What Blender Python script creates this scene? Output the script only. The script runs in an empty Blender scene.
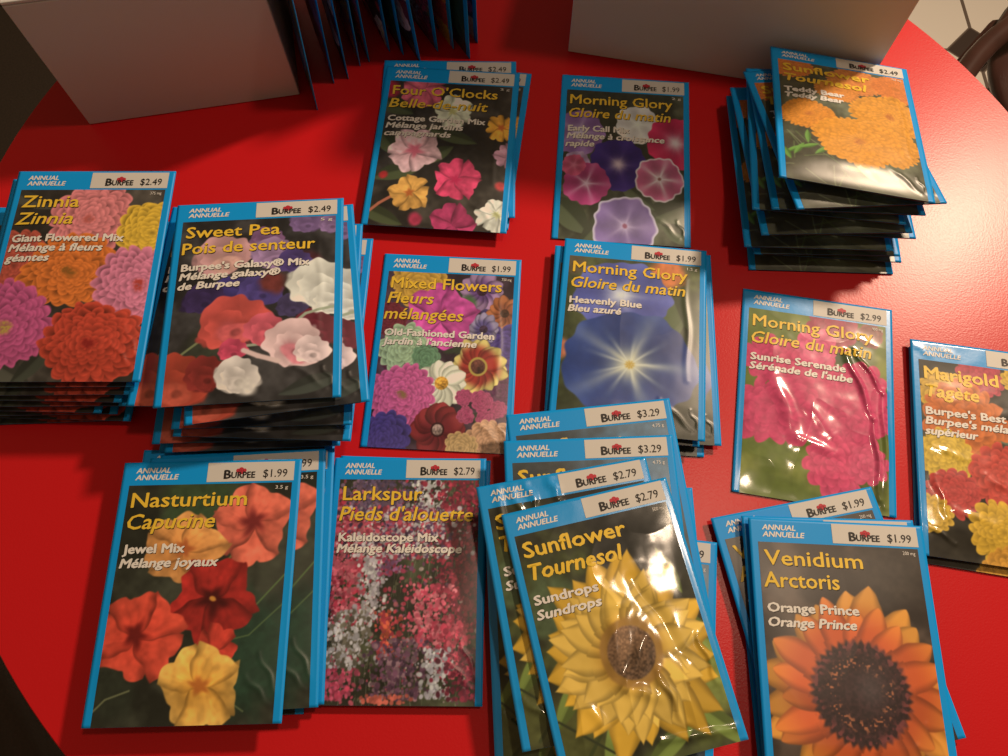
import bpy, bmesh, math, random
import numpy as np
from mathutils import Vector, Matrix, Euler
random.seed(4)
RNG = np.random.RandomState(7)
PI = math.pi
COL = bpy.context.scene.collection
W, H = 0.083, 0.1155          # seed packet size in metres
YM = H / W                    # packet height in packet widths

# ------------------------------------------------------------------ helpers
def link(o, parent=None):
    COL.objects.link(o)
    if parent is not None: o.parent = parent
    return o
def mesh_obj(name, me, mat=None, parent=None):
    o = bpy.data.objects.new(name, me)
    if mat is not None and len(me.materials) == 0: me.materials.append(mat)
    return link(o, parent)
def empty(name, loc=(0, 0, 0), rot=(0, 0, 0)):
    o = bpy.data.objects.new(name, None); o.empty_display_size = 0.02
    o.location = loc; o.rotation_euler = rot
    return link(o)
def tag(o, label=None, cat=None, group=None, kind=None):
    if label: o['label'] = label
    if cat: o['category'] = cat
    if group: o['group'] = group
    if kind: o['kind'] = kind
    return o
def smooth(me):
    me.polygons.foreach_set('use_smooth', np.ones(len(me.polygons), dtype=bool)); me.update()
def np_mesh(name, V, F):
    """V (n,3), F (m,k) with fixed k"""
    me = bpy.data.meshes.new(name)
    V = np.asarray(V, dtype=np.float32); F = np.asarray(F, dtype=np.int32)
    me.vertices.add(len(V)); me.vertices.foreach_set('co', V.ravel())
    me.loops.add(F.size); me.loops.foreach_set('vertex_index', F.ravel())
    me.polygons.add(len(F)); me.polygons.foreach_set('loop_start', np.arange(0, F.size, F.shape[1], dtype=np.int32))
    me.update(calc_edges=True); me.validate()
    return me
def bm_mesh(name, bm, mat=None, parent=None, sm=False, bev=0.0, seg=2):
    if bev > 0:
        bmesh.ops.bevel(bm, geom=list(bm.edges), offset=bev, segments=seg, affect='EDGES', profile=0.5)
    bmesh.ops.recalc_face_normals(bm, faces=bm.faces)
    me = bpy.data.meshes.new(name); bm.to_mesh(me); bm.free()
    if sm: smooth(me)
    return mesh_obj(name, me, mat, parent)
def bm_box(bm, c, s, M=None):
    r = bmesh.ops.create_cube(bm, size=1.0)
    T = Matrix.Translation(c) @ Matrix.Diagonal((s[0], s[1], s[2], 1))
    if M is not None: T = M @ T
    bmesh.ops.transform(bm, matrix=T, verts=r['verts'])
def tube(bm, pts, rad, n=12, flat=1.0):
    rings = []
    P = [Vector(p) for p in pts]
    for i, p in enumerate(P):
        t = (P[min(i + 1, len(P) - 1)] - P[max(i - 1, 0)]).normalized()
        a = t.cross(Vector((0, 0, 1)))
        if a.length < 1e-3: a = Vector((1, 0, 0))
        a.normalize(); b = a.cross(t).normalized()
        r = rad[i] if isinstance(rad, (list, tuple)) else rad
        rings.append([bm.verts.new(p + a * r * math.cos(2 * PI * k / n) + b * r * flat * math.sin(2 * PI * k / n)) for k in range(n)])
    for i in range(len(rings) - 1):
        for k in range(n):
            bm.faces.new((rings[i][k], rings[i][(k + 1) % n], rings[i + 1][(k + 1) % n], rings[i + 1][k]))
    bm.faces.new(rings[0][::-1]); bm.faces.new(rings[-1])
def lathe(bm, prof, n=96, oval=None):
    rings = []
    for r, z in prof:
        rings.append([bm.verts.new((r * math.cos(2 * PI * k / n), r * math.sin(2 * PI * k / n), z)) for k in range(n)])
    for i in range(len(rings) - 1):
        for k in range(n):
            bm.faces.new((rings[i][k], rings[i][(k + 1) % n], rings[i + 1][(k + 1) % n], rings[i + 1][k]))
    bm.faces.new(rings[0]); bm.faces.new(rings[-1])
    if oval is not None: bmesh.ops.transform(bm, matrix=oval, verts=bm.verts)

def s2l(c):
    c = np.asarray(c, dtype=float)
    return np.where(c <= 0.04045, c / 12.92, ((c + 0.055) / 1.055) ** 2.4)
LIT = np.array([1.16, 0.95, 0.79])          # warm white the photo was taken under
def alb(r, g, b):                           # colour as seen under the warm lamp -> reflectance
    return np.clip(s2l(np.array([r, g, b]) / 255.0) / LIT, 0.0, 0.88)

# ------------------------------------------------------------------ materials
def mat(name, color=None, rough=0.5, spec=0.5, coat=0.0, coat_rough=0.1, metal=0.0):
    m = bpy.data.materials.new(name); m.use_nodes = True
    b = m.node_tree.nodes['Principled BSDF']
    if color is not None: b.inputs['Base Color'].default_value = (*color, 1)
    b.inputs['Roughness'].default_value = rough
    b.inputs['Specular IOR Level'].default_value = spec
    b.inputs['Coat Weight'].default_value = coat
    b.inputs['Coat Roughness'].default_value = coat_rough
    b.inputs['Metallic'].default_value = metal
    return m
def noise_bump(m, scale, strength, dist=0.001, detail=2.0, color_var=0.0, obj=True):
    nt = m.node_tree; N = nt.nodes; b = N['Principled BSDF']
    tc = N.new('ShaderNodeTexCoord'); no = N.new('ShaderNodeTexNoise')
    no.inputs['Scale'].default_value = scale; no.inputs['Detail'].default_value = detail
    nt.links.new(tc.outputs['Object'], no.inputs['Vector'])
    bp = N.new('ShaderNodeBump'); bp.inputs['Strength'].default_value = strength; bp.inputs['Distance'].default_value = dist
    nt.links.new(no.outputs['Fac'], bp.inputs['Height']); nt.links.new(bp.outputs['Normal'], b.inputs['Normal'])
    if color_var:
        base = b.inputs['Base Color'].default_value[:]
        mx = N.new('ShaderNodeMix'); mx.data_type = 'RGBA'
        mx.inputs[6].default_value = tuple(c * (1 - color_var) for c in base[:3]) + (1,)
        mx.inputs[7].default_value = tuple(min(1, c * (1 + color_var)) for c in base[:3]) + (1,)
        nt.links.new(no.outputs['Fac'], mx.inputs[0]); nt.links.new(mx.outputs[2], b.inputs['Base Color'])
    return m
def print_mat(name, rough, coat, cr, spec=0.4):
    m = mat(name, None, rough, spec, coat, cr)
    nt = m.node_tree; a = nt.nodes.new('ShaderNodeAttribute'); a.attribute_name = 'print'
    nt.links.new(a.outputs['Color'], nt.nodes['Principled BSDF'].inputs['Base Color'])
    return m

M_blue = noise_bump(mat('packet_blue', (.004, .30, .80), 0.4, 0.25), 900, 0.05, 0.0002)
M_blue_g = noise_bump(mat('packet_blue_glossy', (.004, .30, .78), 0.28, 0.4, 0.8, 0.16), 500, 0.08, 0.0003)
M_foot = mat('dark_print_foot', (.02, .017, .014), 0.4, 0.3)
M_label = mat('label_white', (0.58, 0.58, 0.56), 0.5, 0.25)
M_print = print_mat('photo_print', 0.38, 0.25, 0.3)
M_print_g = print_mat('photo_print_glossy', 0.4, 1.0, 0.12, 0.15)
M_yel = mat('ink_yellow', alb(238, 186, 56), 0.45, 0.3)
M_wht = mat('ink_white', (0.72, 0.72, 0.70), 0.45, 0.3)
M_blk = mat('ink_black', (0.02, 0.018, 0.018), 0.5, 0.3)
M_gry = mat('ink_grey', (0.25, 0.25, 0.25), 0.5, 0.3)
M_red = mat('ink_red', (0.45, 0.03, 0.05), 0.5, 0.3)
M_table = mat('red_laminate', (0.53, 0.010, 0.014), 0.31, 0.27, 0.0)
M_table_edge = mat('red_edge_band', (0.50, 0.010, 0.012), 0.4, 0.5)
M_carton = noise_bump(mat('carton_white', (0.62, 0.62, 0.62), 0.6, 0.3), 250, 0.12, 0.0004)
M_wood = noise_bump(mat('dark_polished_wood', (0.045, 0.018, 0.014), 0.3, 0.5), 30, 0.1, 0.001, color_var=0.4)
M_uphol = noise_bump(mat('dark_upholstery', (0.028, 0.02, 0.013), 0.75, 0.3), 400, 0.3, 0.0006, color_var=0.3)
M_steel = mat('black_steel', (0.02, 0.02, 0.02), 0.4, 0.5, 0, .1, 0.6)

# table laminate: fine orange-peel texture
def table_nodes(m):
    nt = m.node_tree; N = nt.nodes; b = N['Principled BSDF']
    tc = N.new('ShaderNodeTexCoord')
    n1 = N.new('ShaderNodeTexNoise'); n1.inputs['Scale'].default_value = 1300; n1.inputs['Detail'].default_value = 1.5
    n2 = N.new('ShaderNodeTexVoronoi'); n2.inputs['Scale'].default_value = 1000
    ad = N.new('ShaderNodeMath'); ad.operation = 'ADD'
    nt.links.new(tc.outputs['Object'], n1.inputs['Vector']); nt.links.new(tc.outputs['Object'], n2.inputs['Vector'])
    nt.links.new(n1.outputs['Fac'], ad.inputs[0]); nt.links.new(n2.outputs['Distance'], ad.inputs[1])
    bp = N.new('ShaderNodeBump'); bp.inputs['Strength'].default_value = 0.22; bp.inputs['Distance'].default_value = 0.00012
    nt.links.new(ad.outputs[0], bp.inputs['Height']); nt.links.new(bp.outputs['Normal'], b.inputs['Normal'])
table_nodes(M_table)

# ------------------------------------------------------------------ packet relief
def vnoise(X, Y, seed=0):
    """smooth value noise on arrays"""
    X = np.asarray(X, float); Y = np.asarray(Y, float)
    xi = np.floor(X).astype(np.int64); yi = np.floor(Y).astype(np.int64)
    fx = X - xi; fy = Y - yi
    fx = fx * fx * (3 - 2 * fx); fy = fy * fy * (3 - 2 * fy)
    def h(a, b):
        n = (a * 374761393 + b * 668265263 + seed * 144665) & 0xffffffff
        n = ((n ^ (n >> 13)) * 1274126177) & 0xffffffff
        n = n ^ (n >> 16)
        return (n & 0xffff) / 65535.0
    return (h(xi, yi) * (1 - fx) + h(xi + 1, yi) * fx) * (1 - fy) + (h(xi, yi + 1) * (1 - fx) + h(xi + 1, yi + 1) * fx) * fy
def fbm(X, Y, seed=0, o=3):
    s = 0; a = 0.5; t = 0
    for k in range(o):
        s = s + a * vnoise(X * 2 ** k, Y * 2 ** k, seed + k * 17); t += a; a *= 0.5
    return s / t
def sstep(a, b, x):
    t = np.clip((x - a) / (b - a), 0, 1); return t * t * (3 - 2 * t)
CREASES = {   # seed: (x0,y0,x1,y1,width,height mm) in packet widths
 'paper': [(.80, 1.16, .93, 1.30, .015, .35), (.86, 1.05, .97, 1.26, .012, .25)],
 'soft': [(.86, .25, .88, 1.0, .02, .30), (.70, 1.15, .92, 1.33, .018, .4), (.9, 1.2, .97, 1.33, .012, .35)],
 'sundrop': [(.50, .62, .40, .98, .045, .9), (.62, .80, .44, 1.02, .03, .8), (.44, 1.02, .60, 1.10, .03, .6),
             (.63, .98, .70, 1.25, .022, .9), (.90, .85, .93, 1.10, .018, .7), (.30, .60, .55, .62, .03, .4), (.55, 1.30, .95, 1.33, .02, .8),
             (.64, .50, .80, .95, .035, -.6), (.2, 1.0, .3, 1.25, .03, .3)],
 'sundrop2': [(.12, .03, .16, .95, .02, .8), (.2, .05, .24, .30, .02, .6), (.42, .02, .46, .16, .02, .6), (.05, 1.15, .2, 1.3, .02, .6), (.28, 0.02, .33, .2, .015, .5)],
 'sunrise': [(.68, .36, .86, .80, .018, 1.0), (.74, .34, .93, .62, .014, .9), (.86, .80, .90, 1.3, .018, 1.0), (.93, .6, .93, 1.34, .02, .9),
             (.22, .60, .38, 1.0, .05, .9), (.38, 1.0, .62, 1.06, .03, .6), (.40, .70, .60, .95, .05, .5)],
 'marigold': [(.02, 1.2, .2, 1.3, .014, .8), (.10, .72, .30, .78, .02, .5), (.4, .86, .6, 1.0, .025, .8), (.1, .9, .16, 1.15, .02, .7),
              (.62, .9, .7, 1.2, .02, .8), (.2, 1.1, .42, 1.16, .025, .7), (.0, .02, .12, .1, .012, .4), (.2, .05, .3, .09, .012, .3)],
}
AMP = {'paper': .10, 'soft': .25, 'sundrop': 1.0, 'sundrop2': .6, 'sunrise': .9, 'marigold': .75}
def relief(x, y, var):
    """height of the packet's front above its back; x,y local metres"""
    u = np.asarray(x) / W + .5; v = (H / 2 - np.asarray(y)) / W
    S = 1 - np.abs(2 * np.clip((u - .03) / .94, 0, 1) - 1) ** 3.2
    A = sstep(.12, .5, v) * (.62 + .38 * sstep(.5, 1.0, v)) * (1 - sstep(1.17, YM - .015, v))
    z = .0006 + .0021 * S * A
    amp = AMP[var] * .001; sd = sum(map(ord, var))
    env = np.clip(S * (0.25 + A), 0, 1)
    n = fbm(u * 5.0, v * 5.0, sd, 3) - .5
    rid = 1 - np.abs(2 * fbm(u * 3.2 + 9, v * 2.4, sd + 5, 2) - 1)
    z = z + amp * env * (1.2 * n + .5 * (rid ** 4 - .5))
    for x0, y0, x1, y1, w, h in CREASES[var]:
        dx, dy = x1 - x0, y1 - y0; L2 = dx * dx + dy * dy
        t = np.clip(((u - x0) * dx + (v - y0) * dy) / L2, 0, 1)
        d2 = (u - x0 - t * dx + .01 * np.sin(t * 9)) ** 2 + (v - y0 - t * dy) ** 2
        z = z + h * (.0017 if var in ('sundrop', 'sundrop2', 'sunrise') else .001) * np.exp(-d2 / (w * w)) * (0.35 + .65 * np.sin(PI * np.clip(t, .05, .95)))
    return np.maximum(z, .0005)

def grid_mesh(name, x0, x1, y0, y1, nx, ny, zf):
    xs = np.linspace(x0, x1, nx); ys = np.linspace(y0, y1, ny)
    X, Y = np.meshgrid(xs, ys)
    V = np.stack([X, Y, zf(X, Y)], -1).reshape(-1, 3)
    i = np.arange(nx - 1)[None, :] + nx * np.arange(ny - 1)[:, None]
    F = np.stack([i, i + 1, i + nx + 1, i + nx], -1).reshape(-1, 4)
    return np_mesh(name, V, F), X, Y

PX0, PX1, PY0, PY1 = .046, .955, .135, YM - .0005      # printed picture in packet widths
def sleeve_mesh(var):
    nx, ny = 60, 84
    xs = np.linspace(-W / 2, W / 2, nx); ys = np.linspace(-H / 2, H / 2, ny)
    X, Y = np.meshgrid(xs, ys)
    u = X / W + .5; v = (H / 2 - Y) / W
    Z = relief(X, Y, var)
    inner = sstep(PX0 + .005, PX0 + .03, u) * (1 - sstep(PX1 - .03, PX1 - .005, u)) * sstep(PY0 + .01, PY0 + .04, v) * (1 - sstep(PY1 - .03, PY1 - .005, v))
    Z = Z - .0003 * inner
    n = nx * ny
    top = np.stack([X, Y, Z], -1).reshape(-1, 3)
    bot = np.stack([X, Y, np.zeros_like(Z)], -1).reshape(-1, 3)
    V = np.concatenate([top, bot])
    i = (np.arange(nx - 1)[None, :] + nx * np.arange(ny - 1)[:, None]).ravel()
    F = [np.stack([i, i + 1, i + nx + 1, i + nx], -1), np.stack([i, i + nx, i + nx + 1, i + 1], -1) + n]
    rim = list(range(nx - 1)) + [nx - 1 + nx * k for k in range(ny - 1)] + [n - 1 - k for k in range(nx - 1)] + [nx * (ny - 1) - nx * k for k in range(ny - 1)]
    rim = np.array(rim); nxt = np.roll(rim, -1)
    F.append(np.stack([nxt, rim, rim + n, nxt + n], -1))
    me = np_mesh('packet_sleeve', V, np.concatenate(F)); smooth(me)
    cen = np.zeros(len(me.polygons) * 3); me.polygons.foreach_get('center', cen); cen = cen.reshape(-1, 3)
    me.polygons.foreach_set('material_index', ((cen[:, 1] < -H / 2 + .0002) & (np.abs(cen[:, 0]) < W * .452)).astype(np.int32))
    return me

# ------------------------------------------------------------------ printed flower pictures
GX, GY = 250, 340
class Pic:
    def __init__(s, bg, seed=0, var=.35, bg2=None):
        xs = np.linspace(PX0, PX1, GX); ys = np.linspace(PY1, PY0, GY)
        s.X, s.Y = np.meshgrid(xs, ys)
        s.seed = seed
        n = fbm(s.X * 5, s.Y * 5, seed, 4)
        c1 = np.array(bg, float); c2 = np.array(bg2, float) if bg2 else c1 * 1.7 + 6
        k = sstep(.4, .75, n)[..., None]
        s.C = c1 * (1 - k) + c2 * k
        s.C = s.C * (1 - var * .5 + var * fbm(s.X * 22, s.Y * 22, seed + 3, 2)[..., None])
    def win(s, cx, cy, R):
        xs = s.X[0]; ys = s.Y[:, 0]
        i0, i1 = np.searchsorted(xs, cx - R), np.searchsorted(xs, cx + R)
        yr = -ys
        j0, j1 = np.searchsorted(yr, -(cy + R)), np.searchsorted(yr, -(cy - R))
        return slice(j0, j1), slice(i0, i1)
    def put(s, sl, m, col):
        m = np.clip(m, 0, 1)[..., None]
        s.C[sl] = s.C[sl] * (1 - m) + col * m
    def polar(s, cx, cy, R, sq=1.0, rot=0.0, warp=.22):
        sl = s.win(cx, cy, R * 1.35 * max(1, 1 / sq if sq < 1 else 1))
        x = s.X[sl] - cx; y = s.Y[sl] - cy
        c, n = math.cos(rot), math.sin(rot)
        x, y = c * x + n * y, (-n * x + c * y) / sq
        wx = fbm(s.X[sl] * 10 + cx * 7, s.Y[sl] * 10, s.seed + 21, 2) - .5; wy = fbm(s.X[sl] * 10, s.Y[sl] * 10 + cy * 5, s.seed + 43, 2) - .5
        x = x + wx * warp * R; y = y + wy * warp * R
        return sl, np.hypot(x, y) / R, np.arctan2(y, x), x / R, y / R
    def blob(s, cx, cy, R, col, soft=.5, sq=1.0, rot=0, rag=.25, op=1.0):
        sl, r, t, x, y = s.polar(cx, cy, R, sq, rot)
        if r.size == 0: return
        e = 1 + rag * (fbm(s.X[sl] * 14, s.Y[sl] * 14, s.seed + int(cx * 99), 2) - .5) * 2
        m = 1 - sstep(1 - soft, 1.0 + soft * .2, r / e)
        s.put(sl, m * op, np.array(col, float) * (0.85 + .3 * fbm(s.X[sl] * 30, s.Y[sl] * 30, s.seed + 8, 2)[..., None]))
    def leaf(s, cx, cy, L, wd, rot, col):
        sl = s.win(cx, cy, L)
        x = s.X[sl] - cx; y = s.Y[sl] - cy
        if x.size == 0: return
        c, n = math.cos(rot), math.sin(rot); x, y = c * x + n * y, -n * x + c * y
        a = np.clip(1 - (x / L) ** 2, 0, 1) * wd
        m = sstep(-.004, .006, a - np.abs(y)) * (np.abs(x) < L)
        sh = .8 + .35 * sstep(0, .01, y) + .3 * np.exp(-(y / .005) ** 2)
        s.put(sl, m, np.array(col, float) * sh[..., None])
    def stem(s, pts, w, col, op=1.0):
        for (x0, y0), (x1, y1) in zip(pts[:-1], pts[1:]):
            cx, cy = (x0 + x1) / 2, (y0 + y1) / 2; L = math.hypot(x1 - x0, y1 - y0) + 1e-6
            sl = s.win(cx, cy, L / 2 + w * 2); x = s.X[sl]; y = s.Y[sl]
            if x.size == 0: continue
            t = np.clip(((x - x0) * (x1 - x0) + (y - y0) * (y1 - y0)) / L ** 2, 0, 1)
            d = np.hypot(x - x0 - t * (x1 - x0), y - y0 - t * (y1 - y0))
            s.put(sl, (1 - sstep(w * .5, w, d)) * op, np.array(col, float) * np.ones_like(x)[..., None])
    def double(s, cx, cy, R, col, n=9, k=17, sq=1.0, rot=0, dark=.52, ctr=None, hi=1.12, rag=.10):
        """many-petalled bloom: rings of overlapping scallops"""
        rs = np.random.RandomState(int(cx * 971 + cy * 577) % 9999)
        col = np.array(col, float)
        for i in range(n):
            rk = 1 - i / n * .93
            sl, r, t, x, y = s.polar(cx, cy, R, sq, rot)
            if r.size == 0: return
            kk = max(5, int(k * (0.45 + .55 * rk))); ph = rs.rand() * 6.28
            wob = 1 + .05 * np.sin(3 * t + ph * 2)
            e = rk * wob * (1 - rag * 1.3 + rag * 1.5 * np.abs(np.cos(kk * t / 2 + ph)) ** .6)
            m = sstep(-.012, .02, e - r)
            d = np.clip((e - r) / (.93 / n * 2.3), 0, 1)
            sh = hi - (hi - dark) * d
            sep = .82 + .18 * np.abs(np.cos(kk * t / 2 + ph)) ** .35
            nz = .9 + .2 * fbm(s.X[sl] * 40, s.Y[sl] * 40, s.seed + i, 2)
            s.put(sl, m, col * (sh * sep * nz)[..., None])
        if ctr is not None:
            sl, r, t, x, y = s.polar(cx, cy, R, sq, rot)
            m = (1 - sstep(.08, .2, r)) * (.5 + .5 * (vnoise(s.X[sl] * 90, s.Y[sl] * 90, 3) > .45))
            s.put(sl, m, np.array(ctr, float) * np.ones_like(r)[..., None])
    def bloom(s, cx, cy, R, col, n=5, thr=None, thr_r=.28, rot=0, sq=1.0, tip=None, vein=.05, notch=.28, wid=1.12, core=None):
        """n broad petals drawn one over another"""
        rs = np.random.RandomState(int(cx * 971 + cy * 577) % 9999)
        col = np.array(col, float); tip = np.array(tip, float) if tip is not None else col * 1.08
        order = list(range(n)); rs.shuffle(order)
        sl, r, t, x, y = s.polar(cx, cy, R, sq)
        if r.size == 0: return
        for i in order:
            a = rot + 2 * PI * i / n + rs.uniform(-.1, .1); ln = rs.uniform(.88, 1.06)
            ca, sa = math.cos(a), math.sin(a)
            px = (ca * x + sa * y) / ln; py = (-sa * x + ca * y)
            w = wid * math.sin(PI / n) * np.sqrt(np.clip(px, 0, 1.2)) * (1.15 - .25 * px)
            end = 1 - notch * .35 * (np.abs(py) / max(.2, math.sin(PI / n))) ** 2 + .16 * (vnoise(py * 3.2 + i * 3, py * 0 + i, i) - .5) - notch * .25 * np.exp(-(py / .07) ** 2)
            m = sstep(-.01, .035, w - np.abs(py)) * sstep(-.01, .03, end - px) * (px > 0)
            k = np.clip(px, 0, 1)[..., None]
            c = col * (1 - k) + tip * k
            ed = np.clip((w - np.abs(py)) / (w + 1e-3), 0, 1)
            sh = (.72 + .36 * sstep(0, .45, ed)) * (1 - vein + vein * 2 * vnoise(py * 16 / (px + .3) + 50, px * 2 + 9, i)) * rs.uniform(.86, 1.1)
            s.put(sl, m, c * (sh * (.80 + .36 * fbm(s.X[sl] * 25, s.Y[sl] * 25, i, 2)))[..., None])
        if thr is not None:
            m = 1 - sstep(thr_r * .3, thr_r, r * (1 + .25 * np.cos(n * (t - rot))))
            s.put(sl, m * .9, np.array(thr, float) * np.ones_like(r)[..., None])
        if core is not None:
            s.put(sl, 1 - sstep(.05, .1, r), np.array(core, float) * np.ones_like(r)[..., None])
    def trumpet(s, cx, cy, R, col, thr, thr_r=.3, rim=None, star=.5, sq=1.0, rot=0, n=5, rays=True, ctr=None, ruf=.04):
        sl, r, t, x, y = s.polar(cx, cy, R, sq, rot, .04)
        if r.size == 0: return
        e = 1 + ruf * np.sin(n * t + 1) + ruf * .6 * np.sin(3 * n * t) + ruf * .5 * np.sin(11 * t + 2)
        q = r / e
        m = 1 - sstep(.97, 1.01, q)
        col = np.array(col, float); thr = np.array(thr, float)
        sh = .80 + .22 * q + .10 * np.cos(n * t) * q + .05 * np.cos(t - 2)
        c = col * (sh * (.93 + .14 * fbm(s.X[sl] * 18, s.Y[sl] * 18, s.seed, 3)))[..., None]
        if rays:
            k = star * np.clip(np.cos(n * t / 2 * 2) * .5 + .5, 0, 1) ** 6 * np.exp(-q * 1.6) * 1.3
            c = c * (1 - np.clip(k, 0, 1)[..., None]) + thr * np.clip(k, 0, 1)[..., None]
        g = np.exp(-(q / thr_r) ** 2)[..., None]
        c = c * (1 - g) + thr * g
        if rim is not None:
            k = sstep(.88, .97, q)[..., None]; c = c * (1 - k) + np.array(rim, float) * k
        s.put(sl, m, c)
        if ctr is not None:
            s.put(sl, (1 - sstep(.04, .1, r)) * .9, np.array(ctr, float) * np.ones_like(r)[..., None])
    def daisy(s, cx, cy, R, n, c_in, c_out, disc, disc_r=.25, rings=1, sharp=.7, split=.55, sq=1.0, wid=1.0, seed=0, band=None):
        rs = np.random.RandomState(int(cx * 971 + cy * 577 + seed) % 9999)
        c_in = np.array(c_in, float); c_out = np.array(c_out, float)
        sl, r, t, x, y = s.polar(cx, cy, R, sq, 0, .035)
        if r.size == 0: return
        for q in range(rings):
            for i in range(n):
                a = 2 * PI * (i + .5 * q) / n + rs.uniform(-.12, .12); ln = rs.uniform(.84, 1.05) * (1 - .14 * q)
                ca, sa = math.cos(a), math.sin(a)
                px = (ca * x + sa * y) / ln; py = -sa * x + ca * y
                w = wid * 1.25 * math.sin(PI / n) * np.clip(1 - np.abs((px - .58) / .46) ** 2.2, 0, 1) ** sharp + .02 * (px < .6)
                m = sstep(-.006, .014, w - np.abs(py)) * (px > 0.05) * (px < 1.04)
                k = sstep(split - .2, split + .2, px)[..., None]
                c = c_in * (1 - k) + c_out * k
                sh = (.78 + .3 * sstep(0, .6, np.clip(1 - np.abs(py) / (w + 1e-4), 0, 1))) * rs.uniform(.85, 1.1)
                s.put(sl, m, c * sh[..., None])
        if band is not None:
            s.put(sl, (1 - sstep(disc_r * 1.2, disc_r * 1.35, r)), np.array(band, float) * np.ones_like(r)[..., None])
        d = np.array(disc, float)
        sh = .75 + .6 * vnoise(s.X[sl] * 110, s.Y[sl] * 110, 5) + .2 * np.cos(t + 2)
        s.put(sl, 1 - sstep(disc_r * .92, disc_r * 1.02, r), d * sh[..., None])
    def dabs(s, n, box, cols, R, seed=1, sq=.7):
        rs = np.random.RandomState(seed)
        for _ in range(n):
            s.blob(rs.uniform(box[0], box[2]), rs.uniform(box[1], box[3]), R * rs.uniform(.5, 1.3), cols[rs.randint(len(cols))], .35, sq, rs.uniform(0, 3), .5)
    def colors(s):
        K = np.pad(s.C, ((1, 1), (1, 1), (0, 0)), mode='edge')
        s.C = (K[:-2, 1:-1] + K[2:, 1:-1] + K[1:-1, :-2] + K[1:-1, 2:] + 2 * K[1:-1, 1:-1]) / 6
        s.C = s.C * .88 + s.C.mean(-1, keepdims=True) * .11
        c = s2l(np.clip(s.C, 0, 255) / 255.0) / LIT
        # the sealed foot and the picture's head fade to the dark ground of the print
        c = np.clip(c, 0, .85)
        return np.concatenate([c, np.ones(c.shape[:2] + (1,))], -1).reshape(-1, 4).astype(np.float32)

def p_zinnia():
    p = Pic((48, 42, 36), 1)
    p.leaf(.2, 1.32, .2, .07, .5, (75, 72, 60)); p.leaf(.36, 1.3, .16, .05, -.8, (60, 62, 50)); p.leaf(.1, .2, .2, .05, .4, (70, 66, 55))
    p.double(.13, .66, .23, (205, 82, 62), 9, 17)
    p.double(.53, .34, .26, (238, 128, 128), 9, 17, ctr=(200, 90, 80))
    p.double(.92, .43, .22, (240, 185, 50), 9, 15)
    p.double(.47, .71, .31, (238, 118, 42), 10, 19, sq=.8, ctr=(150, 90, 30))
    p.double(.90, .80, .27, (228, 122, 150), 10, 19, ctr=(190, 60, 50))
    p.double(.16, 1.06, .29, (210, 82, 135), 9, 19, ctr=(200, 160, 70))
    p.double(.69, 1.17, .31, (212, 66, 44), 10, 21, sq=.85, ctr=(150, 30, 25))
    return p
def p_sweetpea():
    p = Pic((40, 37, 36), 2)
    def pea(x, y, r, c, c2=None, a=0):
        c2 = c2 or c
        c = np.array(c); c2 = np.array(c2)
        p.blob(x, y, r, c * .82, .12, .8, a, .35); p.trumpet(x, y - r * .1, r * 1.02, c, np.clip(c2 * .94 + 4, 0, 245), .22, star=0, n=3, rot=a, sq=.86, ruf=.07)
        p.trumpet(x - r * .12, y + r * .12, r * .66, c * .97, c2 * .86, .4, star=0, n=3, rot=a + 1, sq=.8, ruf=.08)
        p.blob(x + r * .05, y + r * .35, r * .55, c2, .25, .7, a, .3); p.blob(x + r * .1, y + r * .3, r * .22, c2 * .75, .5, .8, a)
    p.blob(.8, .5, .13, (88, 38, 46)); p.blob(.3, 1.1, .2, (60, 62, 48)); p.leaf(.85, 1.3, .2, .05, -.3, (62, 66, 58))
    pea(.78, .18, .10, (125, 92, 140)); pea(.93, .2, .08, (140, 105, 150)); pea(.55, .3, .1, (130, 85, 125))
    pea(.31, .42, .17, (212, 150, 148), (225, 165, 150), -.3); pea(.6, .42, .13, (165, 125, 165), None, .3); pea(.72, .48, .1, (80, 60, 120))
    pea(.38, .72, .15, (68, 55, 125)); pea(.54, .68, .13, (78, 62, 130), None, .5); pea(.22, .72, .12, (60, 42, 90)); p.blob(.6, .62, .1, (120, 50, 45))
    pea(.72, .8, .09, (70, 58, 95)); pea(.86, .96, .14, (120, 35, 50))
    pea(.88, .66, .19, (230, 222, 205), (236, 228, 212), .2); pea(.93, .76, .12, (232, 224, 208))
    p.stem([(.1, 1.1), (.25, .98), (.36, .93)], .01, (130, 135, 90)); p.stem([(.48, 1.05), (.62, 1.04), (.8, .85), (.95, .8)], .012, (165, 170, 140))
    pea(.10, 1.26, .19, (195, 68, 48), (205, 82, 60), .2); pea(.27, 1.22, .12, (150, 45, 40))
    pea(.40, .90, .20, (222, 82, 72), (226, 92, 92), -.2); pea(.58, .96, .12, (226, 90, 105), None, .5); pea(.41, 1.08, .08, (225, 70, 100))
    pea(.74, 1.06, .17, (240, 195, 190), (232, 130, 140), .7); pea(.84, 1.1, .1, (240, 205, 200)); p.stem([(.47, 1.08), (.55, 1.12), (.66, 1.16)], .02, (235, 195, 185))
    pea(.44, 1.24, .12, (236, 218, 205), None, .2); p.blob(.5, 1.3, .07, (236, 220, 205))
    return p
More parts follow.
